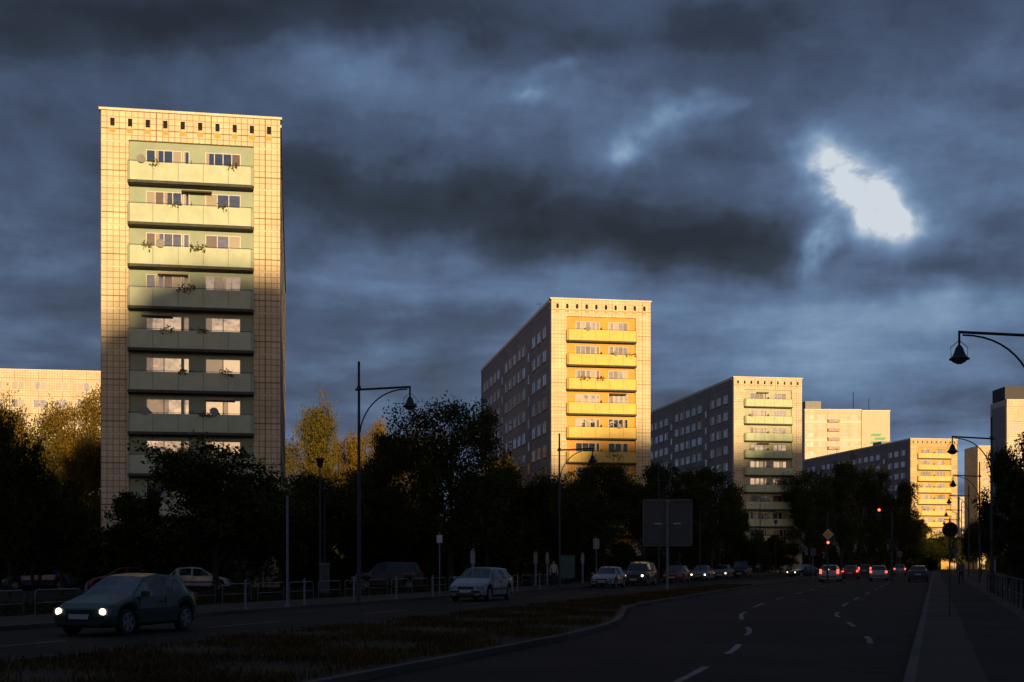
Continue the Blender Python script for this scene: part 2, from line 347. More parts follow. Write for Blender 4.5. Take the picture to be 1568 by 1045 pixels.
def kerbstrip(mb,f,inner,h=.12,w=.16):
    g=lambda Y:f(Y)+inner*w
    wall(mb,f,0,h,'kerb'); strip(mb,f,g,h,'kerb')
mb=MB(); kerbstrip(mb,XL,-1); strip(mb,lambda Y:XL(Y)-.16,lambda Y:XL(Y)-4.2,.116,'pave'); wall(mb,lambda Y:XL(Y)-4.2,0,.116,'kerb'); mb.obj('pavement')
mb=MB(); kerbstrip(mb,XM,1); kerbstrip(mb,XK,-1)
strip(mb,lambda Y:XM(Y)+.16,lambda Y:XK(Y)-.16,.116,'turf'); mb.obj('grass_median')
mb=MB(); kerbstrip(mb,XR,1); strip(mb,lambda Y:XR(Y)+.16,lambda Y:XR(Y)+1.05,.116,'pave'); strip(mb,lambda Y:XR(Y)+1.05,lambda Y:XR(Y)+1.13,.118,'pave')
strip(mb,lambda Y:XR(Y)+1.13,lambda Y:XR(Y)+2.9,.116,'asphalt'); strip(mb,lambda Y:XR(Y)+2.9,lambda Y:XR(Y)+6.5,.116,'pave'); wall(mb,lambda Y:XR(Y)+6.5,0,.116,'kerb'); mb.obj('pavement')
mb=MB(); strip(mb,lambda Y:XL(Y)-15,lambda Y:XL(Y)-26,.008,'asphalt',list(range(20,111,10))); mb.obj('car_park')
mkm=groundmat('road_paint_worn',(.05,.045,.04),(.28,.26,.24),9,.85,.2,lo=.38,hi=.55)
mb=MB()
def dash(f,y0,y1,w=.13):
    n=3
    for i in range(n):
        a=y0+(y1-y0)*i/n; b=y0+(y1-y0)*(i+1)/n
        mb.face([(f(a)-w/2,a,.009),(f(a)+w/2,a,.009),(f(b)+w/2,b,.009),(f(b)-w/2,b,.009)],mkm)
L1=lambda Y:float(np.interp(Y,[10,19.2,24.7,31.3,36,41,50,60,86,143,700],[-.3,2.75,4.35,5.9,6.6,7.4,9.7,12.7,20.9,39,222]))
L2=lambda Y:float(np.interp(Y,[10,27.9,34.6,41,51,86,143,700],[3.0,7.9,9.3,10.5,13.4,25.0,43.5,226.5]))
for y0,y1 in ((17.6,20.6),(23.5,26.2),(29.5,33.2),(37.5,43.5),(48,52.5)): dash(L1,y0,y1)
for y0,y1 in ((26.5,29.0),(33.5,36.0),(39.5,43.5),(49.0,54)): dash(L2,y0,y1)
y=58
while y<300: dash(L1,y,y+4); dash(L2,y,y+4); y+=10
LL=lambda Y:(XL(Y)*.47+XM(Y)*.53)
y=6
while y<300: dash(LL,y,y+3.5,.10); y+=9
mb.obj('road_markings')
def leafquads(cen,size,elong=1.0,vert=False):
    n=len(cen)
    a=rng.normal(size=(n,3)); 
    if vert: a[:,0:2]*=.45; a[:,2]=np.abs(a[:,2])+.8
    a/=np.linalg.norm(a,axis=1)[:,None]; b=rng.normal(size=(n,3)); b-= (a*b).sum(1)[:,None]*a; b/=np.linalg.norm(b,axis=1)[:,None]
    s=size*rng.uniform(.6,1.3,size=(n,1)); a=a*s*elong; b=b*s*.5
    if vert: b=b*.35
    v=np.empty((n,4,3)); v[:,0]=cen-b*.8; v[:,1]=cen+b*.8; v[:,2]=cen+a+b*.35; v[:,3]=cen+a-b*.35
    return v.reshape(-1,3)
def quadmesh(name,v,mats,mi,trunk=None):
    if trunk: tv=np.array(trunk.v); tf=np.array(trunk.f,dtype=np.int32)
    else: tv=np.zeros((0,3)); tf=np.zeros((0,4),dtype=np.int32)
    nv=len(v); lf=np.arange(nv,dtype=np.int32).reshape(-1,4)+len(tv)
    V=np.vstack([tv,v]); F=np.vstack([tf,lf]) if len(tf) else lf
    me=bpy.data.meshes.new(name); me.vertices.add(len(V)); me.vertices.foreach_set('co',V.astype(np.float32).ravel())
    me.loops.add(F.size); me.loops.foreach_set('vertex_index',F.ravel()); me.polygons.add(len(F))
    me.polygons.foreach_set('loop_start',np.arange(0,F.size,4,dtype=np.int32))
    try: me.polygons.foreach_set('loop_total',np.full(len(F),4,dtype=np.int32))
    except Exception: pass
    for m in mats: me.materials.append(m)
    idx=np.concatenate([np.zeros(len(tf),dtype=np.int32),np.full(len(lf),mi,dtype=np.int32)])
    me.polygons.foreach_set('material_index',idx); me.update(calc_edges=True); me.validate(); return me
def link(name,me,loc=(0,0,0),rz=0,sc=(1,1,1)):
    o=bpy.data.objects.new(name,me); o.location=loc; o.rotation_euler=(0,0,rz); o.scale=sc; COL.objects.link(o); return o
gm=leafmat('dry_grass',(.014,.011,.005),(.16,.09,.03))
n=110000; yy=14+ (rng.random(n)**1.6)*75; 
fr=rng.random(n); xm=-5.0+.33*(yy-30.5)+.25; xk=np.interp(yy,[p[0] for p in KP],[p[1] for p in KP])-.25
xx=xm+(xk-xm)*fr; dens=np.sin(xx*1.7+yy*.9)+np.sin(xx*.6-yy*1.3)+rng.normal(size=n)*.9; keep=dens>-.2
cen=np.stack([xx,yy,np.full(n,.11)],1)[keep]
link('grass',quadmesh('grass',leafquads(cen,.07,1.3,True),[gm],0))
gm2=leafmat('verge_grass',(.01,.011,.005),(.06,.05,.02))
y2=rng.uniform(26,100,20000)
cen=np.stack([XL(0)+.33*y2-5-rng.random(20000)*9, y2, np.full(20000,.0)],1)
link('grass',quadmesh('verge_grass',leafquads(cen,.15,1.2,True),[gm2],0))
# ------------------------------------------------------------ trees
def treemesh(seed,H=10,R=4.0,nclump=240,per=75,leaf=.2,mat='leaf',th=2.2):
    global rng; rng=np.random.default_rng(seed); rd=random.Random(seed)
    tb=MB(); tb.tube([(0,0,-.1),(.03,.02,.6),(.08,-.05,th),(.02,.05,H*.5),(0,.1,H*.85)],[.24,.17,.15,.10,.03],'bark',8,cap=False)
    cz=(H+th*.85)/2; rz=(H-th*.85)/2
    lobes=[]
    for i in range(16):
        th_=rd.uniform(0,6.28); zz=rd.uniform(-.85,.9); rr=math.sqrt(max(0,1-zz*zz*.9))*rd.uniform(.35,.82)
        c=(math.cos(th_)*rr*R, math.sin(th_)*rr*R, cz+zz*rz*.82); lobes.append((c,rd.uniform(.22,.42)*R))
    lobes.append(((0,0,cz),R*.55))
    for c,r in lobes[:13]:
        s=(0,0,rd.uniform(th*.8,max(th+.3,c[2]-.8))); mid=((s[0]+c[0])*.5,(s[1]+c[1])*.5,(s[2]+c[2])*.5+.25)
        tb.tube([s,mid,c],[.075,.045,.015],'bark',5,cap=False)
    cl=[]
    w=np.array([r**2.2 for _,r in lobes]); w/=w.sum()
    for i in range(nclump):
        c,r=lobes[rng.choice(len(lobes),p=w)]
        d=rng.normal(size=3); d/=np.linalg.norm(d); p=np.array(c)+d*r*(rng.random()**.4)*np.array([1,1,.8]); cl.append(p)
        if rng.random()<.08: cl[-1]=np.array(c)+d*r*1.35
    cl=np.array(cl); cen=np.repeat(cl,per,0)+rng.normal(size=(nclump*per,3))*np.array([.34,.34,.24])*(R/4)**.6
    return quadmesh('tree_mesh',leafquads(cen,leaf,1.1),[MT['bark'],MT[mat]],1,tb)
VD=[treemesh(11,nclump=300,leaf=.17),treemesh(12,R=3.6),treemesh(13,H=10,R=4.4,th=1.8,nclump=330,leaf=.16),treemesh(14,R=3.2,th=2.4)]
VF=[treemesh(21,nclump=420,per=90,leaf=.11,mat='leafo',th=1.5),treemesh(22,nclump=420,per=90,leaf=.11,mat='leafg',R=3.6,th=1.5)]
VDF=[treemesh(31,nclump=400,per=90,leaf=.12,th=1.4,R=3.9),treemesh(32,nclump=400,per=90,leaf=.12,th=1.6,R=3.4)]
F=1935.
def place(px,ytop,Y,wpx,var,name='broadleaf_tree',rz=None):
    H=(862-ytop)/F*Y+1.7; X=(px-784)/F*Y; R=wpx/2/F*Y
    base=4.0
    link(name,var,(X,Y,0),rz if rz is not None else random.uniform(0,6.28),(R/base,R/base,H/10.2))
D=VD
T_=[
 (15,640,62,130,D[0]),(95,745,66,120,D[1]),(-60,650,60,140,D[2]),(50,755,78,150,D[3]),(140,775,90,120,D[2]),(330,668,70,235,D[2]),(215,725,74,120,D[3]),
 (430,735,80,110,D[1]),(400,770,78,110,D[3]),(500,728,84,150,D[0]),(590,650,92,150,VDF[1]),(555,720,88,120,D[2]),(690,600,84,190,VDF[0]),(745,690,96,120,D[3]),
 (800,715,104,120,D[0]),(862,712,108,110,D[2]),(925,700,112,130,VDF[1]),(985,712,118,110,D[0]),(1040,712,128,110,D[1]),(1090,705,138,110,VDF[0]),
 (1125,740,150,70,D[3]),(1150,820,150,60,D[2]),(1195,815,165,70,D[1]),(1240,712,205,90,VDF[0]),(1288,698,215,100,VDF[1]),(1335,706,232,90,VDF[0]),(1372,740,230,70,D[0]),
 (1400,790,240,70,D[1]),(1440,812,255,60,D[2]),(1465,822,280,50,D[0]),
 (1545,690,88,95,D[0]),(1600,640,70,150,D[1]),(1520,770,120,60,D[3]),(1503,790,150,50,D[2]),(1490,800,190,45,D[0]),(1560,760,62,90,D[3]),
]
for t in T_: place(*t)
for t in [(35,590,128,150,VF[0]),(115,574,132,140,VF[1]),(-30,580,126,140,VF[1]),(150,640,118,110,VF[0]),(80,660,116,120,VF[0]),(190,700,110,120,VF[0]),
          (476,588,166,110,VF[0]),(520,650,175,70,VF[1]),(560,628,170,90,VF[1]),(600,650,180,70,VF[0]),(765,672,172,60,VF[1]),(775,690,160,60,VF[0]),(640,640,190,80,VF[0])]:
    place(*t,name='autumn_tree')
def shrubs(name,pts,hh,mat,n,leaf,dep=2.5):
    P=np.array(pts,float); seg=rng.integers(0,len(P)-1,n); t=rng.random(n)[:,None]; c=P[seg]*(1-t)+P[seg+1]*t
    bump=.65+.35*np.sin(c[:,0]*.9)*np.sin(c[:,1]*.31+c[:,0]*.4)
    z=rng.random(n)**.8*hh*bump+.05; off=rng.normal(size=n)*dep*.4
    cen=np.stack([c[:,0]+off*.3,c[:,1]+off,z],1); link(name,quadmesh(name,leafquads(cen,leaf,1.1),[MT[mat]],0))
shrubs('hedge',[(-60,80),(-30,81),(-12,90),(0,100),(8,120),(20,140),(30,165)],4.6,'leaf',80000,.26)
shrubs('hedge',[(-75,100),(-34,102)],8.5,'leaf',30000,.36,3)
shrubs('hedge',[(-14,118),(-2,132),(8,136)],9,'leaf',26000,.36,3)
shrubs('hedge',[(24,190),(60,225),(90,270),(112,330)],7,'leaf',50000,.4,5)
shrubs('distant_tree_line',[(-400,420),(-100,330),(60,430),(170,560),(240,620),(330,600),(600,500)],14,'leaf',60000,1.2,14)
shrubs('hedge',[(24,50),(34,80),(60,150),(110,290),(190,520)],3.2,'leaf',60000,.26,1.6)
bp=[];
for loc,rz,px,py,z,wd in boxplants:
    k=int(70*wd); p=np.stack([px+rng.random(k)*wd,py+rng.normal(size=k)*.08,z+rng.normal(size=k)*.14],1)
    c,s=math.cos(rz),math.sin(rz); bp.append(np.stack([loc[0]+p[:,0]*c-p[:,1]*s,loc[1]+p[:,0]*s+p[:,1]*c,p[:,2]],1))
link('balcony_plants',quadmesh('balcony_plants',leafquads(np.vstack(bp),.12,1.0),[MT['leafo']],0))
# ------------------------------------------------------------ cars
PR={
'hatch':dict(L=3.75,W=1.66,H=1.42,p=[(0,.48,.80),(.02,.62,.84),(.08,.74,.86),(.27,.93,.84),(.45,1.35,.66),(.60,1.42,.66),(.84,1.37,.65),(.95,.98,.76),(.985,.88,.80),(1,.60,.82)],g=(.27,.95),ws=(.27,.45),rw=(.84,.95),pil=[(.585,.615),(.80,.86)],wh=(.19,.83)),
'wagon':dict(L=4.3,W=1.74,H=1.48,p=[(0,.50,.80),(.02,.66,.84),(.08,.80,.86),(.24,1.0,.84),(.40,1.42,.66),(.55,1.48,.67),(.88,1.42,.66),(.965,1.0,.76),(.985,.85,.82),(1,.6,.84)],g=(.24,.965),ws=(.24,.40),rw=(.88,.965),pil=[(.53,.555),(.75,.775),(.89,.93)],wh=(.19,.81)),
'sedan':dict(L=4.4,W=1.74,H=1.42,p=[(0,.46,.80),(.02,.62,.84),(.08,.74,.86),(.27,.94,.84),(.42,1.36,.64),(.55,1.42,.65),(.70,1.38,.64),(.84,1.02,.78),(.97,.96,.82),(1,.6,.84)],g=(.27,.84),ws=(.27,.42),rw=(.70,.84),pil=[(.54,.565),(.70,.76)],wh=(.19,.81)),
'suv':dict(L=4.5,W=1.84,H=1.75,p=[(0,.55,.80),(.02,.80,.84),(.08,.98,.86),(.24,1.10,.86),(.36,1.62,.70),(.50,1.75,.70),(.92,1.68,.68),(.975,1.15,.80),(.99,.95,.84),(1,.65,.86)],g=(.24,.975),ws=(.24,.36),rw=(.92,.975),pil=[(.50,.525),(.72,.745),(.90,.94)],wh=(.19,.80)),
'van':dict(L=4.7,W=1.85,H=1.95,p=[(0,.55,.80),(.02,.80,.84),(.06,.98,.86),(.14,1.12,.86),(.28,1.80,.76),(.40,1.95,.78),(.95,1.90,.78),(.985,1.2,.86),(.993,1.0,.88),(1,.6,.88)],g=(.14,.985),ws=(.14,.28),rw=(.95,.985),pil=[(.42,.45),(.66,.70),(.90,.96)],wh=(.16,.80)),
}
def paint(name,c,metal=.1):
    return simple(name,c,.42,metal=metal,noise=.12,nscale=2.5,coat=.3)
def car(name,kind,col,X,Y,head,heads=False,tails=False):
    q=PR[kind]; L,W,H=q['L'],q['W'],q['H']; mb=MB(); pm=paint(name+'_paint',col)
    ss=[p[0] for p in q['p']]; zt=[p[1] for p in q['p']]; tw=[p[2] for p in q['p']]
    st=set(ss)|{.04,.15,.5,.7,.9,.97}|{x for p in q['pil'] for x in p}
    wr=.31; Ra=.375
    for w in q['wh']:
        for d in (-1.03,-1,-.92,-.75,-.4,0,.4,.75,.92,1,1.03): st.add(w+d*Ra/L)
    st=sorted(st); sec=[]
    g0,g1=q['g']; zbelt0=float(np.interp(g0,ss,zt))-.05
    for s in st:
        z=float(np.interp(s,ss,zt)); t=float(np.interp(s,ss,tw)); w=W/2*float(np.interp(s,[0,.02,.06,.16,.85,.96,1],[.80,.88,.95,1,1,.96,.88]))
        zb=.20
        if s<.02 or s>.98: zb=.26
        for wc in q['wh']:
            d=abs(s-wc)*L
            if d<Ra*1.001: zb=max(zb,wr+math.sqrt(max(0,Ra*Ra-d*d)))
        x=L/2-s*L
        if g0<=s<=g1:
            belt=zbelt0+.07*(s-g0)/(g1-g0); belt=min(belt,z-.02); ry=t*W/2+.035; rzz=max(belt+.005,z-.055)
            ry=min(ry,w*.97)
        else:
            belt=z-.09; ry=w*.93; rzz=z-.03
        ty=t*W/2 if g0<=s<=g1 else w*.84
        m=max((zb+.12+belt)/2,zb+.03); pts=[(0,zb),(w*.86,zb),(w*.985,min(zb+.08,belt-.05)),(w*1.0,m),(w*.97,belt),(ry,rzz),(ty,z),(ty*.5,z+.018),(0,z+.024)]
        sec.append([(x,y,zz) for y,zz in pts])
    n=9
    for i in range(len(st)-1):
        mid=(st[i]+st[i+1])/2; isg=g0<mid<g1; pil=any(a<=mid<=b for a,b in q['pil']); ws=q['ws'][0]<mid<q['ws'][1]; rw=q['rw'][0]<mid<q['rw'][1]
        for j in range(n-1):
            k=pm
            if j==0: k='plast'
            if j==1: k='plast'
            if j==4 and isg and not pil and mid<g1-.03: k='cglass'
            if j>=6 and (ws or rw): k='cglass'
            for sg in (1,-1):
                a,b,c,d=sec[i][j],sec[i+1][j],sec[i+1][j+1],sec[i][j+1]
                P=[(v[0],v[1]*sg,v[2]) for v in (a,b,c,d)]
                mb.face(P if sg<0 else P[::-1],k,True)
    for e in (0,-1):
        P=[v for v in sec[e]]+[(v[0],-v[1],v[2]) for v in sec[e][::-1]]; mb.face(P,pm)
    mb.box(-L*.32,L*.22,-W*.42,W*.42,.30,.36,'seat')
    for sy in (-1,1):
        mb.box(-.35,.15,sy*.36-.22,sy*.36+.22,.36,.55,'seat'); mb.box(-.5,-.36,sy*.36-.22,sy*.36+.22,.5,min(1.05,H-.4),'seat'); mb.box(-.46,-.38,sy*.36-.12,sy*.36+.12,min(1.07,H-.38),min(1.2,H-.2),'seat')
    mb.box(-L*.3,-L*.3+.14,-W*.36,W*.36,.4,.98,'seat'); mb.box(L*.13,L*.21,-W*.4,W*.4,.5,.88,'plast')
    fz=zt[1]; hb=fz-.06
    for sy in (-1,1):
        yc=sy*W*.36
        mb.box(L/2-.24,L/2-.05,yc-.15,yc+.15,hb-.07,hb+.09,'headoff')
        mb.tube([(L/2-.2,yc,hb+.005),(L/2-.03,yc,hb+.005),(L/2-.015,yc,hb+.005)],[.085,.085,.06],'headon' if heads else 'headoff',14)
        mb.box(L/2-.06,L/2-.02,sy*W*.36-.09,sy*W*.36+.09,.33,.40,'plast')
        tz=.74 if kind!='van' else .95
        mb.box(-L/2+.01,-L/2+.16,sy*W*.42-.11,sy*W*.42+.07,tz,tz+.2 if kind in('hatch','sedan') else tz+.38,'tailon' if tails else 'tailoff')
        mx=L/2-(g0+.06)*L; mb.box(mx-.07,mx+.05,sy*(W/2+.0),sy*(W/2+.17),zbelt0+.0,zbelt0+.14,pm)
        for sx in (g0+.04,q['pil'][0][0]+.012): 
            xx=L/2-sx*L; mb.box(xx-.006,xx+.006,sy*(W/2-.03),sy*(W/2+.002),.32,zbelt0-.02,'plast')
        mb.box(L/2-(q['pil'][0][0])*L,L/2-(q['pil'][0][0])*L+.18,sy*(W/2-.01),sy*(W/2+.015),zbelt0-.14,zbelt0-.10,'plast')
        mb.box(-L*.28,L*.25,sy*(W/2-.01),sy*(W/2+.012),.50,.56,'plast')
    mb.box(L/2-.1,L/2+.012,-.36,.36,hb-.05,hb+.05,'plast'); mb.box(L/2-.1,L/2+.035,-W*.40,W*.40,.40,.47,'plast'); mb.box(L/2-.1,L/2+.045,-.26,.26,.40,.51,'plate')
    mb.box(L/2-.1,L/2+.01,-.45,.45,.27,.36,'plast')
    mb.box(-L/2-.02,-L/2+.1,-W*.41,W*.41,.40,.50,'plast'); mb.box(-L/2-.03,-L/2+.1,-.26,.26,.60,.71,'plate')
    for wc in q['wh']:
        xw=L/2-wc*L
        for sy in (-1,1):
            y0=sy*(W/2-.20); y1=sy*(W/2-.012)
            mb.tube([(xw,y0,wr),(xw,y0+sy*.02,wr),(xw,y1-sy*.02,wr),(xw,y1,wr)],[wr*.93,wr,wr,wr*.93],'tyre',24)
            mb.tube([(xw,y1,wr),(xw,y1+sy*.006,wr)],[wr*.66,wr*.66],'plast',24)
            for s5 in range(5):
                an=s5*2*math.pi/5; c,s=math.cos(an),math.sin(an); t=.035
                P=[(xw-s*t,y1+sy*.009,wr+c*t),(xw+s*t,y1+sy*.009,wr-c*t),(xw+c*wr*.62+s*t*1.4,y1+sy*.009,wr+s*wr*.62-c*t*1.4),(xw+c*wr*.62-s*t*1.4,y1+sy*.009,wr+s*wr*.62+c*t*1.4)]
                mb.face(P,'rim')
            mb.tube([(xw,y1+sy*.004,wr),(xw,y1+sy*.02,wr)],[.06,.05],'rim',12)
            ring=[(xw+math.cos(a)*wr*.67,y1+sy*.006,wr+math.sin(a)*wr*.67) for a in np.linspace(0,2*math.pi,25)]
            mb.tube(ring,.014,'rim',5,cap=False)
    o=mb.obj(name,(X,Y,.006),head)
    try: o.data.set_sharp_from_angle(angle=math.radians(35))
    except Exception as e: print(e)
    return o
RD=math.atan2(.9496,.3134)
IN=RD+math.pi
def px2X(px,Y): return (px-784)/F*Y
def kx(Y,d): return XL(Y)+d
car('green_hatchback','hatch',(.005,.045,.022),-9.35,30.8,IN,heads=True)
car('silver_estate_car','wagon',(.24,.245,.25),px2X(738,57),57,IN,heads=False)
for nm,kd,c,Y,d,h in (('silver_car','hatch',(.28,.28,.29),86,1.2,False),('dark_suv','suv',(.03,.035,.045),95,1.3,True),('red_car','wagon',(.16,.012,.01),109,1.25,False),('silver_car','sedan',(.24,.24,.25),121,1.3,True),('grey_car','wagon',(.14,.15,.16),133,1.3,True),('dark_van','van',(.03,.03,.035),147,1.3,False)):
    car(nm,kd,c,kx(Y,d),Y,IN,heads=h)
for nm,kd,c,px,Y,t in (('silver_estate_car','wagon',(.36,.36,.36),1272,112,True),('red_car','sedan',(.18,.02,.02),1303,132,True),('silver_car','hatch',(.32,.32,.33),1346,120,True),('dark_car','sedan',(.025,.025,.03),1406,114,False),('dark_car','wagon',(.03,.03,.035),1325,165,True),('grey_car','hatch',(.2,.2,.21),1378,175,True)):
    car(nm,kd,c,px2X(px,Y),Y,RD,tails=t)
car('dark_car','sedan',(.02,.02,.025),px2X(1232,150),150,IN-.7,heads=True)
car('oncoming_car','hatch',(.2,.2,.2),kx(190,4.5),190,IN,heads=True); car('oncoming_car','sedan',(.1,.1,.12),kx(215,5.5),215,IN,heads=True)
car('blue_car','sedan',(.015,.03,.09),px2X(62,80),80,A+math.pi)
car('red_hatchback','hatch',(.26,.012,.012),px2X(185,75),75,A+math.pi+.1)
car('white_hatchback','hatch',(.50,.50,.48),px2X(305,77),77,A)
car('dark_estate_car','suv',(.02,.022,.022),px2X(592,80),80,A+math.pi)
# ------------------------------------------------------------ people
def person(name,loc,rz,sit=False,shirt=(.5,.48,.45),pants=(.03,.035,.05),hair=(.04,.025,.015),ph=1,h=1.0):
    if not sit:
        J=dict(pel=(0,0,.95),sp=(0,0,1.13),ch=(0,.01,1.33),nk=(0,.0,1.49),h1=(0,.01,1.60),h2=(0,.005,1.68),
        sl=(-.17,0,1.42),el=(-.23,-.05*ph,1.14),wl=(-.22,.10*ph,.92),hl=(-.215,.13*ph,.85),sr=(.17,0,1.42),er=(.23,-.05,1.15),wr=(.21,.05-.1*ph,.90),hr=(.21,.06-.1*ph,.83),
        pl=(-.09,0,.90),kl=(-.10,.14*ph,.52),al=(-.10,.12*ph,.10),tl=(-.11,.27*ph,.045),pr=(.09,0,.90),kr=(.10,.0,.50),ar=(.10,-.22*ph,.13),tr=(.11,-.09*ph,.05))
    else:
        J=dict(pel=(0,0,.12),sp=(0,-.03,.30),ch=(0,-.06,.48),nk=(0,-.05,.64),h1=(0,-.02,.75),h2=(0,-.03,.83),
        sl=(-.18,-.05,.57),el=(-.27,.12,.36),wl=(-.20,.33,.50),hl=(-.17,.39,.54),sr=(.18,-.05,.57),er=(.27,.12,.36),wr=(.20,.33,.50),hr=(.17,.39,.54),
        pl=(-.10,0,.10),kl=(-.13,.40,.20),al=(-.12,.62,-.12),tl=(-.12,.72,-.14),pr=(.10,0,.10),kr=(.13,.40,.20),ar=(.12,.62,-.12),tr=(.12,.72,-.14))
    Rr=dict(pel=.135,sp=.125,ch=.15,nk=.055,h1=.085,h2=.085,sl=.07,el=.045,wl=.03,hl=.035,sr=.07,er=.045,wr=.03,hr=.035,pl=.095,kl=.062,al=.043,tl=.035,pr=.095,kr=.062,ar=.043,tr=.035)
    keys=list(J); E=[('pel','sp'),('sp','ch'),('ch','nk'),('nk','h1'),('h1','h2'),('ch','sl'),('sl','el'),('el','wl'),('wl','hl'),('ch','sr'),('sr','er'),('er','wr'),('wr','hr'),('pel','pl'),('pl','kl'),('kl','al'),('al','tl'),('pel','pr'),('pr','kr'),('kr','ar'),('ar','tr')]
    me=bpy.data.meshes.new('tmp'); me.from_pydata([J[k] for k in keys],[(keys.index(a),keys.index(b)) for a,b in E],[]); o=bpy.data.objects.new('tmp',me); COL.objects.link(o)
    sk=o.modifiers.new('s','SKIN'); sv=me.skin_vertices[0].data
    for i,k in enumerate(keys): sv[i].radius=(Rr[k],Rr[k]*(.75 if k in('pel','sp','ch') else 1)); sv[i].use_root=(k=='pel')
    o.modifiers.new('b','SUBSURF').levels=2
    dg=bpy.context.evaluated_depsgraph_get(); dg.update(); bm=bpy.data.meshes.new_from_object(o.evaluated_get(dg)); bpy.data.objects.remove(o)
    mats=[simple(name+'_shirt',shirt,.9),simple(name+'_trousers',pants,.9),MT['skin'],simple(name+'_hair',hair,.8),MT['plast']]
    bm.materials.clear()
    for m in mats: bm.materials.append(m)
    wz=J['pel'][2]+(.02 if not sit else .06); hc=Vector(J['h1'])
    for p in bm.polygons:
        c=p.center; p.use_smooth=True; m=0
        if c.z<wz and abs(c.x)<.19 or (sit and c.y>.1 and c.z<.3 and abs(c.x)<.22): m=1
        if not sit and c.z<.1: m=4
        if c.z>J['nk'][2]-.01: m=2
        if c.z>hc.z+.05 or (c.z>hc.z-.05 and c.y<hc.y-.03): m=3
        for hk in ('hl','hr'):
            if (c-Vector(J[hk])).length<.09: m=2
        p.material_index=m
    b=bpy.data.objects.new('body',bm); COL.objects.link(b)
    d=MB()
    hy=hc.y+.082
    for sx in (-1,1):
        d.tube([(sx*.032,hy-.012,hc.z+.03),(sx*.032,hy+.004,hc.z+.03)],[.012,.008],'white',8); d.tube([(sx*.032,hy+.003,hc.z+.03),(sx*.032,hy+.007,hc.z+.03)],[.006,.004],'black',6)
        d.tube([(sx*.083,hc.y-.01,hc.z-.01),(sx*.09,hc.y-.015,hc.z+.02),(sx*.085,hc.y-.01,hc.z+.045)],[.01,.015,.01],'skin',6)
        K=('hl','wl') if sx<0 else ('hr','wr'); hv=Vector(J[K[0]]); dr=(hv-Vector(J[K[1]])).normalized(); sd=Vector((0,1,0)) if not sit else Vector((1,0,0))
        for fi,(of,ln) in enumerate(((-.026,.055),(-.009,.075),(.009,.08),(.026,.07))):
            a=hv+sd*of; inn=Vector((-sx*.012,0,-.004)); d.tube([a,a+dr*ln*.5,a+dr*ln*.8+inn,a+dr*ln+inn*2],[.010,.009,.008,.006],'skin',6)
        a=hv+sd*.03-dr*.02; d.tube([a,a+sd*.025+dr*.02,a+sd*.028+dr*.045],[.012,.010,.007],'skin',6)
    d.tube([(0,hy-.01,hc.z+.02),(0,hy+.018,hc.z-.012),(0,hy-.004,hc.z-.02)],[.008,.013,.008],'skin',6)
    d.box(-.022,.022,hy-.01,hy+.002,hc.z-.048,hc.z-.040,'red')
    dd=d.obj('face_and_fingers')
    e=bpy.data.objects.new(name,None); COL.objects.link(e); b.parent=e; dd.parent=e; e.location=loc; e.rotation_euler=(0,0,rz); e.scale=(h,)*3; return e
c,s=math.cos(IN),math.sin(IN); lx,ly=-.12,.36
person('driver',(-9.35+lx*c-ly*s,30.8+lx*s+ly*c,.42),IN-math.pi/2,sit=True,shirt=(.15,.05,.04))
person('pedestrian',(px2X(848,79),79,.116 if px2X(848,79)<XL(79) else .006),math.radians(190),shirt=(.42,.38,.33))
person('pedestrian',(px2X(1160,165),165,.12),math.radians(170),shirt=(.4,.4,.4),ph=-1)
person('pedestrian',(px2X(1212,172),172,.006),math.radians(60),shirt=(.3,.3,.32),h=.97)
person('pedestrian',(px2X(1472,90),90,.12),math.radians(0),shirt=(.1,.1,.12))
# ------------------------------------------------------------ street furniture
def lamp(X,Y,side=1,h=8.7,z0=.116,top=1.1,rz=0,arm=2.1):
    mb=MB(); mb.tube([(0,0,0),(0,0,1.2),(0,0,1.25),(0,0,h+top)],[.11,.10,.075,.05],'metal',10); mb.tube([(0,0,h+top),(0,0,h+top+.08)],[.07,.02],'metal',8)
    s=side
    mb.tube([(-.15*s,0,h),(s*arm,0,h+.12)],.045,'metal',8); mb.tube([(0,0,h+.0),(0,0,h+.14)],.09,'metal',10)
    arc=[(s*(.05+ (arm-.15)*(t**1.7)),0,h-1.75+1.78*math.sin(t*math.pi/2)) for t in np.linspace(0,1,12)]
    mb.tube(arc,.03,'metal',6)
    x=s*arm; mb.tube([(x,0,h+.16),(x,0,h-.35)],.035,'metal',8)
    mb.tube([(x,0,h-.28),(x,0,h-.36),(x,0,h-.46),(x,0,h-.60),(x,0,h-.68),(x,0,h-.71)],[.05,.11,.14,.20,.30,.30],'metal',16)
    mb.tube([(x,0,h-.712),(x,0,h-.78),(x,0,h-.84)],[.24,.19,.07],MT['headoff'],14)
    mb.tube([(x-.24,0,h-.62),(x-.26,0,h-.35),(x,0,h-.12)],.012,'metal',5); mb.tube([(x+.24,0,h-.62),(x+.26,0,h-.35),(x,0,h-.12)],.012,'metal',5)
    return mb.obj('street_lamp',(X,Y,z0),rz)
lamp(-6.3,52); lamp(3.0,80,1,top=1.0); 
for Y in (110,142,176,212): lamp(XL(Y)-.5,Y)
lamp(15.75,38,-1,h=8.4,arm=2.3); lamp(25.8,68,-1,h=8.25); lamp(37.0,100,-1,h=8.4)
for Y in (135,172,210): lamp(XR(Y)+4,Y,-1)
def small_lamp(X,Y,h=5.2):
    mb=MB(); mb.tube([(0,0,0),(0,0,h)],[.06,.035],'metal',8); mb.tube([(0,0,h-.05),(0,0,h+.05),(0,0,h+.35),(0,0,h+.42),(0,0,h+.5)],[.06,.12,.2,.28,.05],'metal',12); mb.obj('park_lamp',(X,Y,.1))
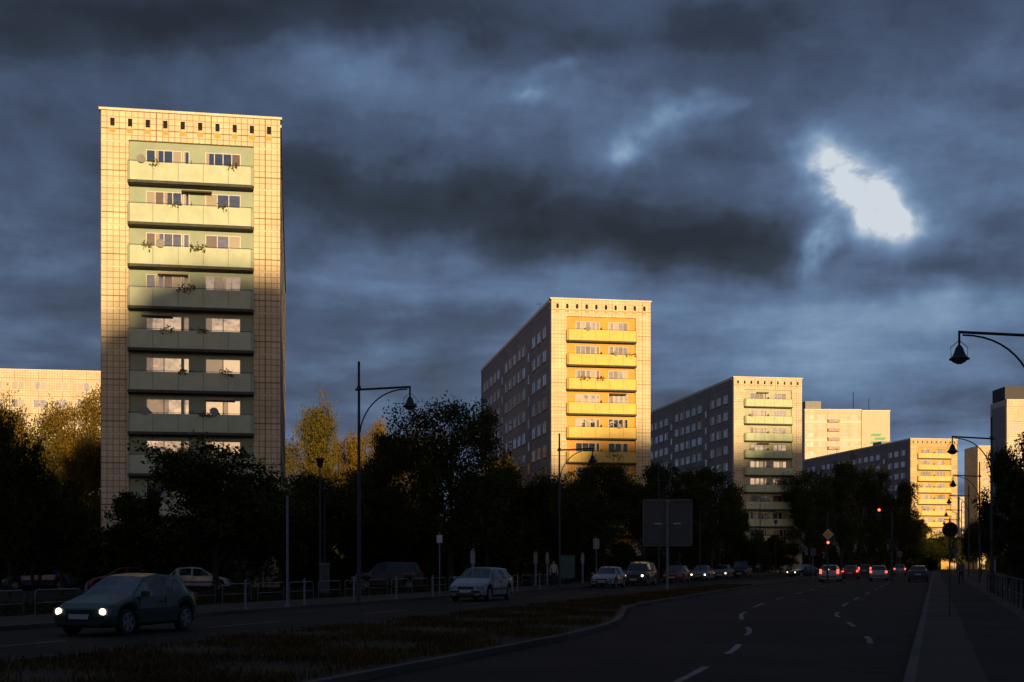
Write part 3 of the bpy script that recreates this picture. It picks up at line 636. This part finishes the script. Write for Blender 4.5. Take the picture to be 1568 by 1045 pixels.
small_lamp(px2X(497,76),76,5.6); small_lamp(px2X(490,66),66,6.6); small_lamp(px2X(1072,120),120,6.5); small_lamp(px2X(1188,160),160,6.5)
mb=MB(); mb.tube([(0,0,0),(0,0,4.0)],[.045,.04],'galv',10); mb.tube([(0,0,0),(0,0,.1)],.1,'galv',10); mb.obj('steel_pole',(px2X(440,45.5),45.5,.116))
def bigsign():
    mb=MB(); Wd,z0,z1=2.85,2.55,5.25
    mb.tube([(0,0.09,0),(0,0.09,z1-.05)],.075,'galv',10)
    r=.15; P=[]
    for cx,cz,a0 in ((Wd/2-r,z1-r,0),(-Wd/2+r,z1-r,90),(-Wd/2+r,z0+r,180),(Wd/2-r,z0+r,270)):
        for a in range(0,91,30): P.append((cx+r*math.cos(math.radians(a0+a)),cz+r*math.sin(math.radians(a0+a))))
    mb.face([(x,.18,z) for x,z in P],'signface'); mb.face([(x,.21,z) for x,z in P],'white')
    for i in range(len(P)): 
        a,b=P[i],P[(i+1)%len(P)]; mb.face([(a[0],.16,a[1]),(b[0],.16,b[1]),(b[0],.21,b[1]),(a[0],.21,a[1])],'galv')
    # raised rim on the back of the panel
    for (x0,x1,za,zb) in ((-Wd/2+.02,Wd/2-.02,z0+.0,z0+.05),(-Wd/2+.02,Wd/2-.02,z1-.05,z1),(-Wd/2,-Wd/2+.05,z0+.14,z1-.14),(Wd/2-.05,Wd/2,z0+.14,z1-.14)): mb.box(x0,x1,.13,.158,za,zb,'galv')
    for z in (z0+.15,z0+1.3,z1-.15): mb.box(-Wd/2+.1,Wd/2-.1,.15,.178,z-.03,z+.03,'signface')
    for z in (z0+.15,z0+1.3,z1-.15): mb.box(-.12,.12,.0,.15,z-.05,z+.05,'galv')
    for x in (-.55,.55): mb.box(x-.22,x+.22,.13,.149,z0+1.27,z0+1.33,'white')
    mb.obj('direction_sign',(px2X(1022,73),73,.116),math.radians(-8))
bigsign()
def disc(mb,x,y,z,r,k,n=24,t=.01):
    mb.tube([(x,y,z),(x,y+t,z)],[r,r],k,n)
def sign_round(X,Y,z,hh,r=.3,k='signface',rz=0,name='traffic_sign'):
    mb=MB(); mb.tube([(0,.04,0),(0,.04,hh)],.025,'metal',8); disc(mb,0,0,z,r,k); disc(mb,0,-.006,z,r*.8,'black',t=.004) if k=='red' else None; mb.box(-.06,.06,.0,.05,z-.03,z+.03,'galv'); mb.obj(name,(X,Y,.116),rz)
sign_round(px2X(1455,37.4),37.4,2.55,2.9,.24,'red')
sign_round(px2X(1462,110),110,2.6,2.9,.3,'signface')
def sign_rect(px,Y,w,h,zc,hh,k,z0=.116,name='traffic_sign'):
    mb=MB(); mb.tube([(0,.05,0),(0,.05,hh)],.03,'galv',8); mb.box(-w/2,w/2,0,.02,zc-h/2,zc+h/2,k); mb.box(-w/2-.02,w/2+.02,.021,.03,zc-h/2-.02,zc+h/2+.02,'galv'); mb.obj(name,(px2X(px,Y),Y,z0))
sign_rect(673,62,.26,.38,2.75,3.1,'white'); sign_rect(913,88,.40,.7,2.9,3.4,'concrete'); sign_rect(1378,150,.5,.6,2.6,3,'signface')
sign_rect(1245,120,.5,.7,2.6,3.0,'signface')
def signal(mb,x,y,z,lit=0):
    mb.box(x-.16,x+.16,y,y+.22,z-.5,z+.5,'metal')
    for i,dz in enumerate((.31,0,-.31)):
        mb.tube([(x,y-.004,z+dz),(x,y-.015,z+dz)],[.105,.10],'redlit' if (i==0 and lit) else 'black',14)
        mb.tube([(x-.12,y-.01,z+dz+.03),(x-.09,y-.16,z+dz+.11),(x+.09,y-.16,z+dz+.11),(x+.12,y-.01,z+dz+.03)],.012,'metal',5)
mb=MB(); mb.tube([(0,.2,0),(0,.2,5.9)],[.09,.06],'metal',10); signal(mb,0,0,3.0,1)
c=4.0; r=.48
for rr,y,k in ((r,-.02,'white'),(r*.78,-.026,'yellow')):
    mb.face([(0,y,c-rr),(rr,y,c),(0,y,c+rr),(-rr,y,c)],k)
mb.box(-.02,.02,-.018,.2,c-.3,c+.3,'galv'); mb.obj('traffic_light',(px2X(1268,108),108,.116))
mb=MB(); mb.tube([(0,.2,0),(0,.2,6.0)],[.11,.08],'metal',10); mb.tube([(0,.2,5.6),(-5.4,.2,5.75)],[.07,.04],'metal',8); signal(mb,-1.15,0,5.75,1); signal(mb,0,0,3.0,0); signal(mb,-2.3,0,5.75,0)
mb.obj('traffic_light',(px2X(1367,107),107,.116))
def cabinet(px,Y,w,h):
    mb=MB(); mb.box(-w/2,w/2,-.25,.25,0,h,'signface'); mb.box(-w/2-.03,w/2+.03,-.28,.28,h,h+.06,'galv'); mb.box(-.006,.006,-.256,-.251,.1,h-.1,'black'); mb.box(.06,.1,-.27,-.251,h*.5,h*.5+.15,'black'); mb.obj('utility_cabinet',(px2X(px,Y),Y,.116))
cabinet(497,66,.45,1.5); 
mb=MB(); mb.box(-.62,.62,-.1,.1,.5,2.3,'metal'); mb.box(-.55,.55,-.108,-.102,.6,2.2,'teal'); mb.tube([(-.5,0,0),(-.5,0,.5)],.05,'metal'); mb.tube([(.5,0,0),(.5,0,.5)],.05,'metal'); mb.obj('advertising_panel',(px2X(868,92),92,.0))
for px,Y in ((820,88),(724,70),(892,98),(838,93)):
    mb=MB(); mb.tube([(0,0,0),(0,0,2.4),(0,0,2.45)],[.08,.08,.03],'galv',10); mb.box(-.13,.13,-.1,-.092,1.6,2.3,'concrete'); mb.obj('sign_post',(px2X(px,Y),Y,.05))
Y=27
while Y<84:
    mb=MB(); mb.tube([(0,0,0),(0,0,.95),(0,0,1.0)],[.035,.035,.02],'galv',8); mb.tube([(0,0,0),(0,0,.04)],.07,'galv',8); mb.obj('bollard',(XL(Y)-.45,Y,.116)); Y+=4.1
Y=34
while Y<96:
    x=XL(Y)-4.7; dx,dy=.3134*2.2,.9496*2.2
    mb=MB(); mb.tube([(0,0,0),(0,0,.78),(dx*.04,dy*.04,.85),(dx*.96,dy*.96,.85),(dx,dy,.78),(dx,dy,0)],.025,'galv',7); mb.tube([(0,0,.45),(dx,dy,.45)],.018,'galv',6); mb.obj('hoop_railing',(x,Y,0)); Y+=2.6
Y=22
while Y<70:
    x=XR(Y)+3.4
    mb=MB(); dx,dy=.3175*2.4,.948*2.4; mb.tube([(0,0,0),(0,0,1.0),(dx,dy,1.0),(dx,dy,0)],.022,'metal',7); mb.tube([(0,0,.5),(dx,dy,.5)],.016,'metal',6); mb.obj('pavement_railing',(x,Y,.116)); Y+=2.6 if Y<45 else 4
# ------------------------------------------------------------ camera
cam=bpy.data.cameras.new('camera'); co=bpy.data.objects.new('camera',cam); COL.objects.link(co)
co.location=(0,0,1.7); co.rotation_euler=(math.pi/2,0,0); cam.sensor_width=36; cam.lens=1935/1568*36; cam.shift_y=(862-522.5)/1568; cam.clip_end=8000; scene.camera=co
# ------------------------------------------------------------ sun
EL=math.radians(5.0); AZ=math.radians(14)
sdir=Vector((math.sin(AZ)*math.cos(EL),-math.cos(AZ)*math.cos(EL),math.sin(EL)))
sl=bpy.data.lights.new('sun','SUN'); sl.energy=5; sl.angle=math.radians(1.0); sl.color=(1,.70,.35)
so=bpy.data.objects.new('sun',sl); COL.objects.link(so); so.rotation_euler=sdir.to_track_quat('Z','Y').to_euler(); so.location=(0,-50,80)
# ------------------------------------------------------------ world
w=bpy.data.worlds.new('World'); scene.world=w; w.use_nodes=True; nt=w.node_tree; nt.nodes.clear(); N=nt.nodes; L=nt.links
def M(op,a,b=None,c=None,clamp=False):
    n=N.new('ShaderNodeMath'); n.operation=op; n.use_clamp=clamp
    for i,v in enumerate((a,b,c)):
        if v is None: continue
        if isinstance(v,(int,float)): n.inputs[i].default_value=v
        else: L.new(v,n.inputs[i])
    return n.outputs[0]
def MR(v,a,b,c,d,smooth=True):
    n=N.new('ShaderNodeMapRange'); n.interpolation_type='SMOOTHSTEP' if smooth else 'LINEAR'
    L.new(v,n.inputs[0]); 
    for i,x in enumerate((a,b,c,d)): n.inputs[i+1].default_value=x
    return n.outputs[0]
tc=N.new('ShaderNodeTexCoord'); nm=N.new('ShaderNodeVectorMath'); nm.operation='NORMALIZE'; L.new(tc.outputs['Generated'],nm.inputs[0])
sp=N.new('ShaderNodeSeparateXYZ'); L.new(nm.outputs[0],sp.inputs[0]); x,y,z=sp.outputs
zc=M('ADD',M('MAXIMUM',z,0),.13)
cb=N.new('ShaderNodeCombineXYZ'); L.new(M('DIVIDE',x,zc),cb.inputs[0]); L.new(M('DIVIDE',y,zc),cb.inputs[1])
def noise(vec,scale,detail=8,rough=.55,dist=0,off=(0,0,0)):
    va=N.new('ShaderNodeVectorMath'); va.operation='ADD'; L.new(vec,va.inputs[0]); va.inputs[1].default_value=off
    n=N.new('ShaderNodeTexNoise'); n.inputs['Scale'].default_value=scale; n.inputs['Detail'].default_value=detail; n.inputs['Roughness'].default_value=rough; n.inputs['Distortion'].default_value=dist
    L.new(va.outputs[0],n.inputs['Vector']); return n
n1=noise(cb.outputs[0],.9,2,.5,.25,(3.1,1.7,0)); n2=noise(cb.outputs[0],2.6,5,.56,.2,(7,2,0)); nd=noise(nm.outputs[0],7,4,.6,0,(1,5,2)); nd2=noise(nm.outputs[0],15,5,.6,.5,(9,5,2))
yc=M('MAXIMUM',y,.15); sd=N.new('ShaderNodeSeparateXYZ'); L.new(nd.outputs['Color'],sd.inputs[0])
u=M('ADD',M('DIVIDE',x,yc),M('MULTIPLY_ADD',sd.outputs[0],.13,-.065)); v=M('ADD',M('DIVIDE',z,yc),M('MULTIPLY_ADD',sd.outputs[1],.10,-.05))
uv=N.new('ShaderNodeCombineXYZ'); L.new(u,uv.inputs[0]); L.new(v,uv.inputs[1])
def blob(acc,px,py,rx,ry,ang,amp):
    mp=N.new('ShaderNodeMapping'); mp.vector_type='TEXTURE'; L.new(uv.outputs[0],mp.inputs['Vector'])
    mp.inputs['Location'].default_value=((px-784)/F,(862-py)/F,0); mp.inputs['Rotation'].default_value=(0,0,math.radians(ang)); mp.inputs['Scale'].default_value=(rx/F,ry/F,1)
    d=N.new('ShaderNodeVectorMath'); d.operation='DOT_PRODUCT'; L.new(mp.outputs[0],d.inputs[0]); L.new(mp.outputs[0],d.inputs[1])
    e=M('POWER',.36788,d.outputs['Value'])
    return M('MULTIPLY_ADD',e,amp,acc)
soft=[(620,135,320,85,-8,.30),(330,230,260,60,0,.12),(690,440,360,50,-5,.22),(1470,540,180,70,10,.28),(1230,500,160,60,0,.18),(90,320,130,60,0,.14),(1020,215,170,50,20,.16),
      (260,12,560,62,0,-.34),(830,340,430,48,-7,-.34),(1140,390,150,35,-5,-.16),(1470,440,140,30,0,-.2),(1080,50,280,45,10,-.14),(1335,320,150,120,0,.26),(1490,745,110,90,0,.35)]
hard=[(842,150,30,16,10,.50),(890,108,50,16,20,.28),(968,255,28,13,0,.5),(1000,212,80,16,30,.26),(1085,182,60,15,15,.28),(1300,282,56,46,-15,1.35),(1385,345,58,27,-10,1.2),(1252,385,22,50,-15,.85),(1345,310,50,34,0,.5)]
acc=0.0
for b in soft: acc=blob(acc,*b)
fw=MR(y,.2,.6,0,1)
acc=M('MULTIPLY',acc,fw)
hh=0.0
for b in hard: hh=blob(hh,*b)
hh=M('MULTIPLY',hh,MR(nd2.outputs['Fac'],.28,.62,.38,1.1)); hh=M('MULTIPLY',hh,fw)
val=M('ADD',M('ADD',.425,acc),M('ADD',M('MULTIPLY_ADD',n1.outputs['Fac'],.75,-.375),M('MULTIPLY_ADD',n2.outputs['Fac'],.64,-.32)))
val=M('ADD',val,M('MULTIPLY_ADD',nd2.outputs['Fac'],.28,-.14))
val=M('MULTIPLY',val,.88)
val=M('MINIMUM',val,.74); val=M('ADD',val,M('MULTIPLY',hh,.60),clamp=True)
cr=N.new('ShaderNodeValToRGB'); L.new(val,cr.inputs[0]); E=cr.color_ramp.elements
E[0].position=0.02; E[0].color=(.014,.018,.032,1); E[1].position=1; E[1].color=(.66,.72,.79,1)
for p,c in ((.22,(.029,.040,.072)),(.40,(.064,.097,.178)),(.58,(.120,.195,.340)),(.74,(.21,.32,.49)),(.88,(.40,.49,.61))):
    e=E.new(p); e.color=(*c,1)
dt=N.new('ShaderNodeVectorMath'); dt.operation='DOT_PRODUCT'; L.new(nm.outputs[0],dt.inputs[0]); dt.inputs[1].default_value=(math.sin(AZ),-math.cos(AZ),0)
gl=M('MULTIPLY',MR(dt.outputs['Value'],.6,.97,0,1),MR(z,.13,.30,1,0))
gl=M('MULTIPLY',gl,MR(n2.outputs['Fac'],.35,.6,.35,1))
wm=N.new('ShaderNodeMix'); wm.data_type='RGBA'; L.new(gl,wm.inputs[0]); L.new(cr.outputs[0],wm.inputs[6]); wm.inputs[7].default_value=(2.1,1.40,.95,1)
sky=N.new('ShaderNodeTexSky'); sky.sky_type='NISHITA'; sky.sun_disc=False; sky.sun_elevation=EL; sky.sun_rotation=math.radians(180)-AZ; sky.air_density=1.2; sky.dust_density=1.5
b1=N.new('ShaderNodeBackground'); L.new(sky.outputs[0],b1.inputs[0]); b1.inputs[1].default_value=.08
b2=N.new('ShaderNodeBackground'); L.new(wm.outputs[2],b2.inputs[0]); b2.inputs[1].default_value=1.0
cov=M('SUBTRACT',1.0,M('MULTIPLY',gl,.35)); cov=M('MINIMUM',cov,.93)
mx=N.new('ShaderNodeMixShader'); L.new(cov,mx.inputs[0]); L.new(b1.outputs[0],mx.inputs[1]); L.new(b2.outputs[0],mx.inputs[2])
out=N.new('ShaderNodeOutputWorld'); L.new(mx.outputs[0],out.inputs[0])
scene.view_settings.view_transform='Standard'; scene.view_settings.look='None'; scene.view_settings.exposure=0
print('objs',len(bpy.data.objects))
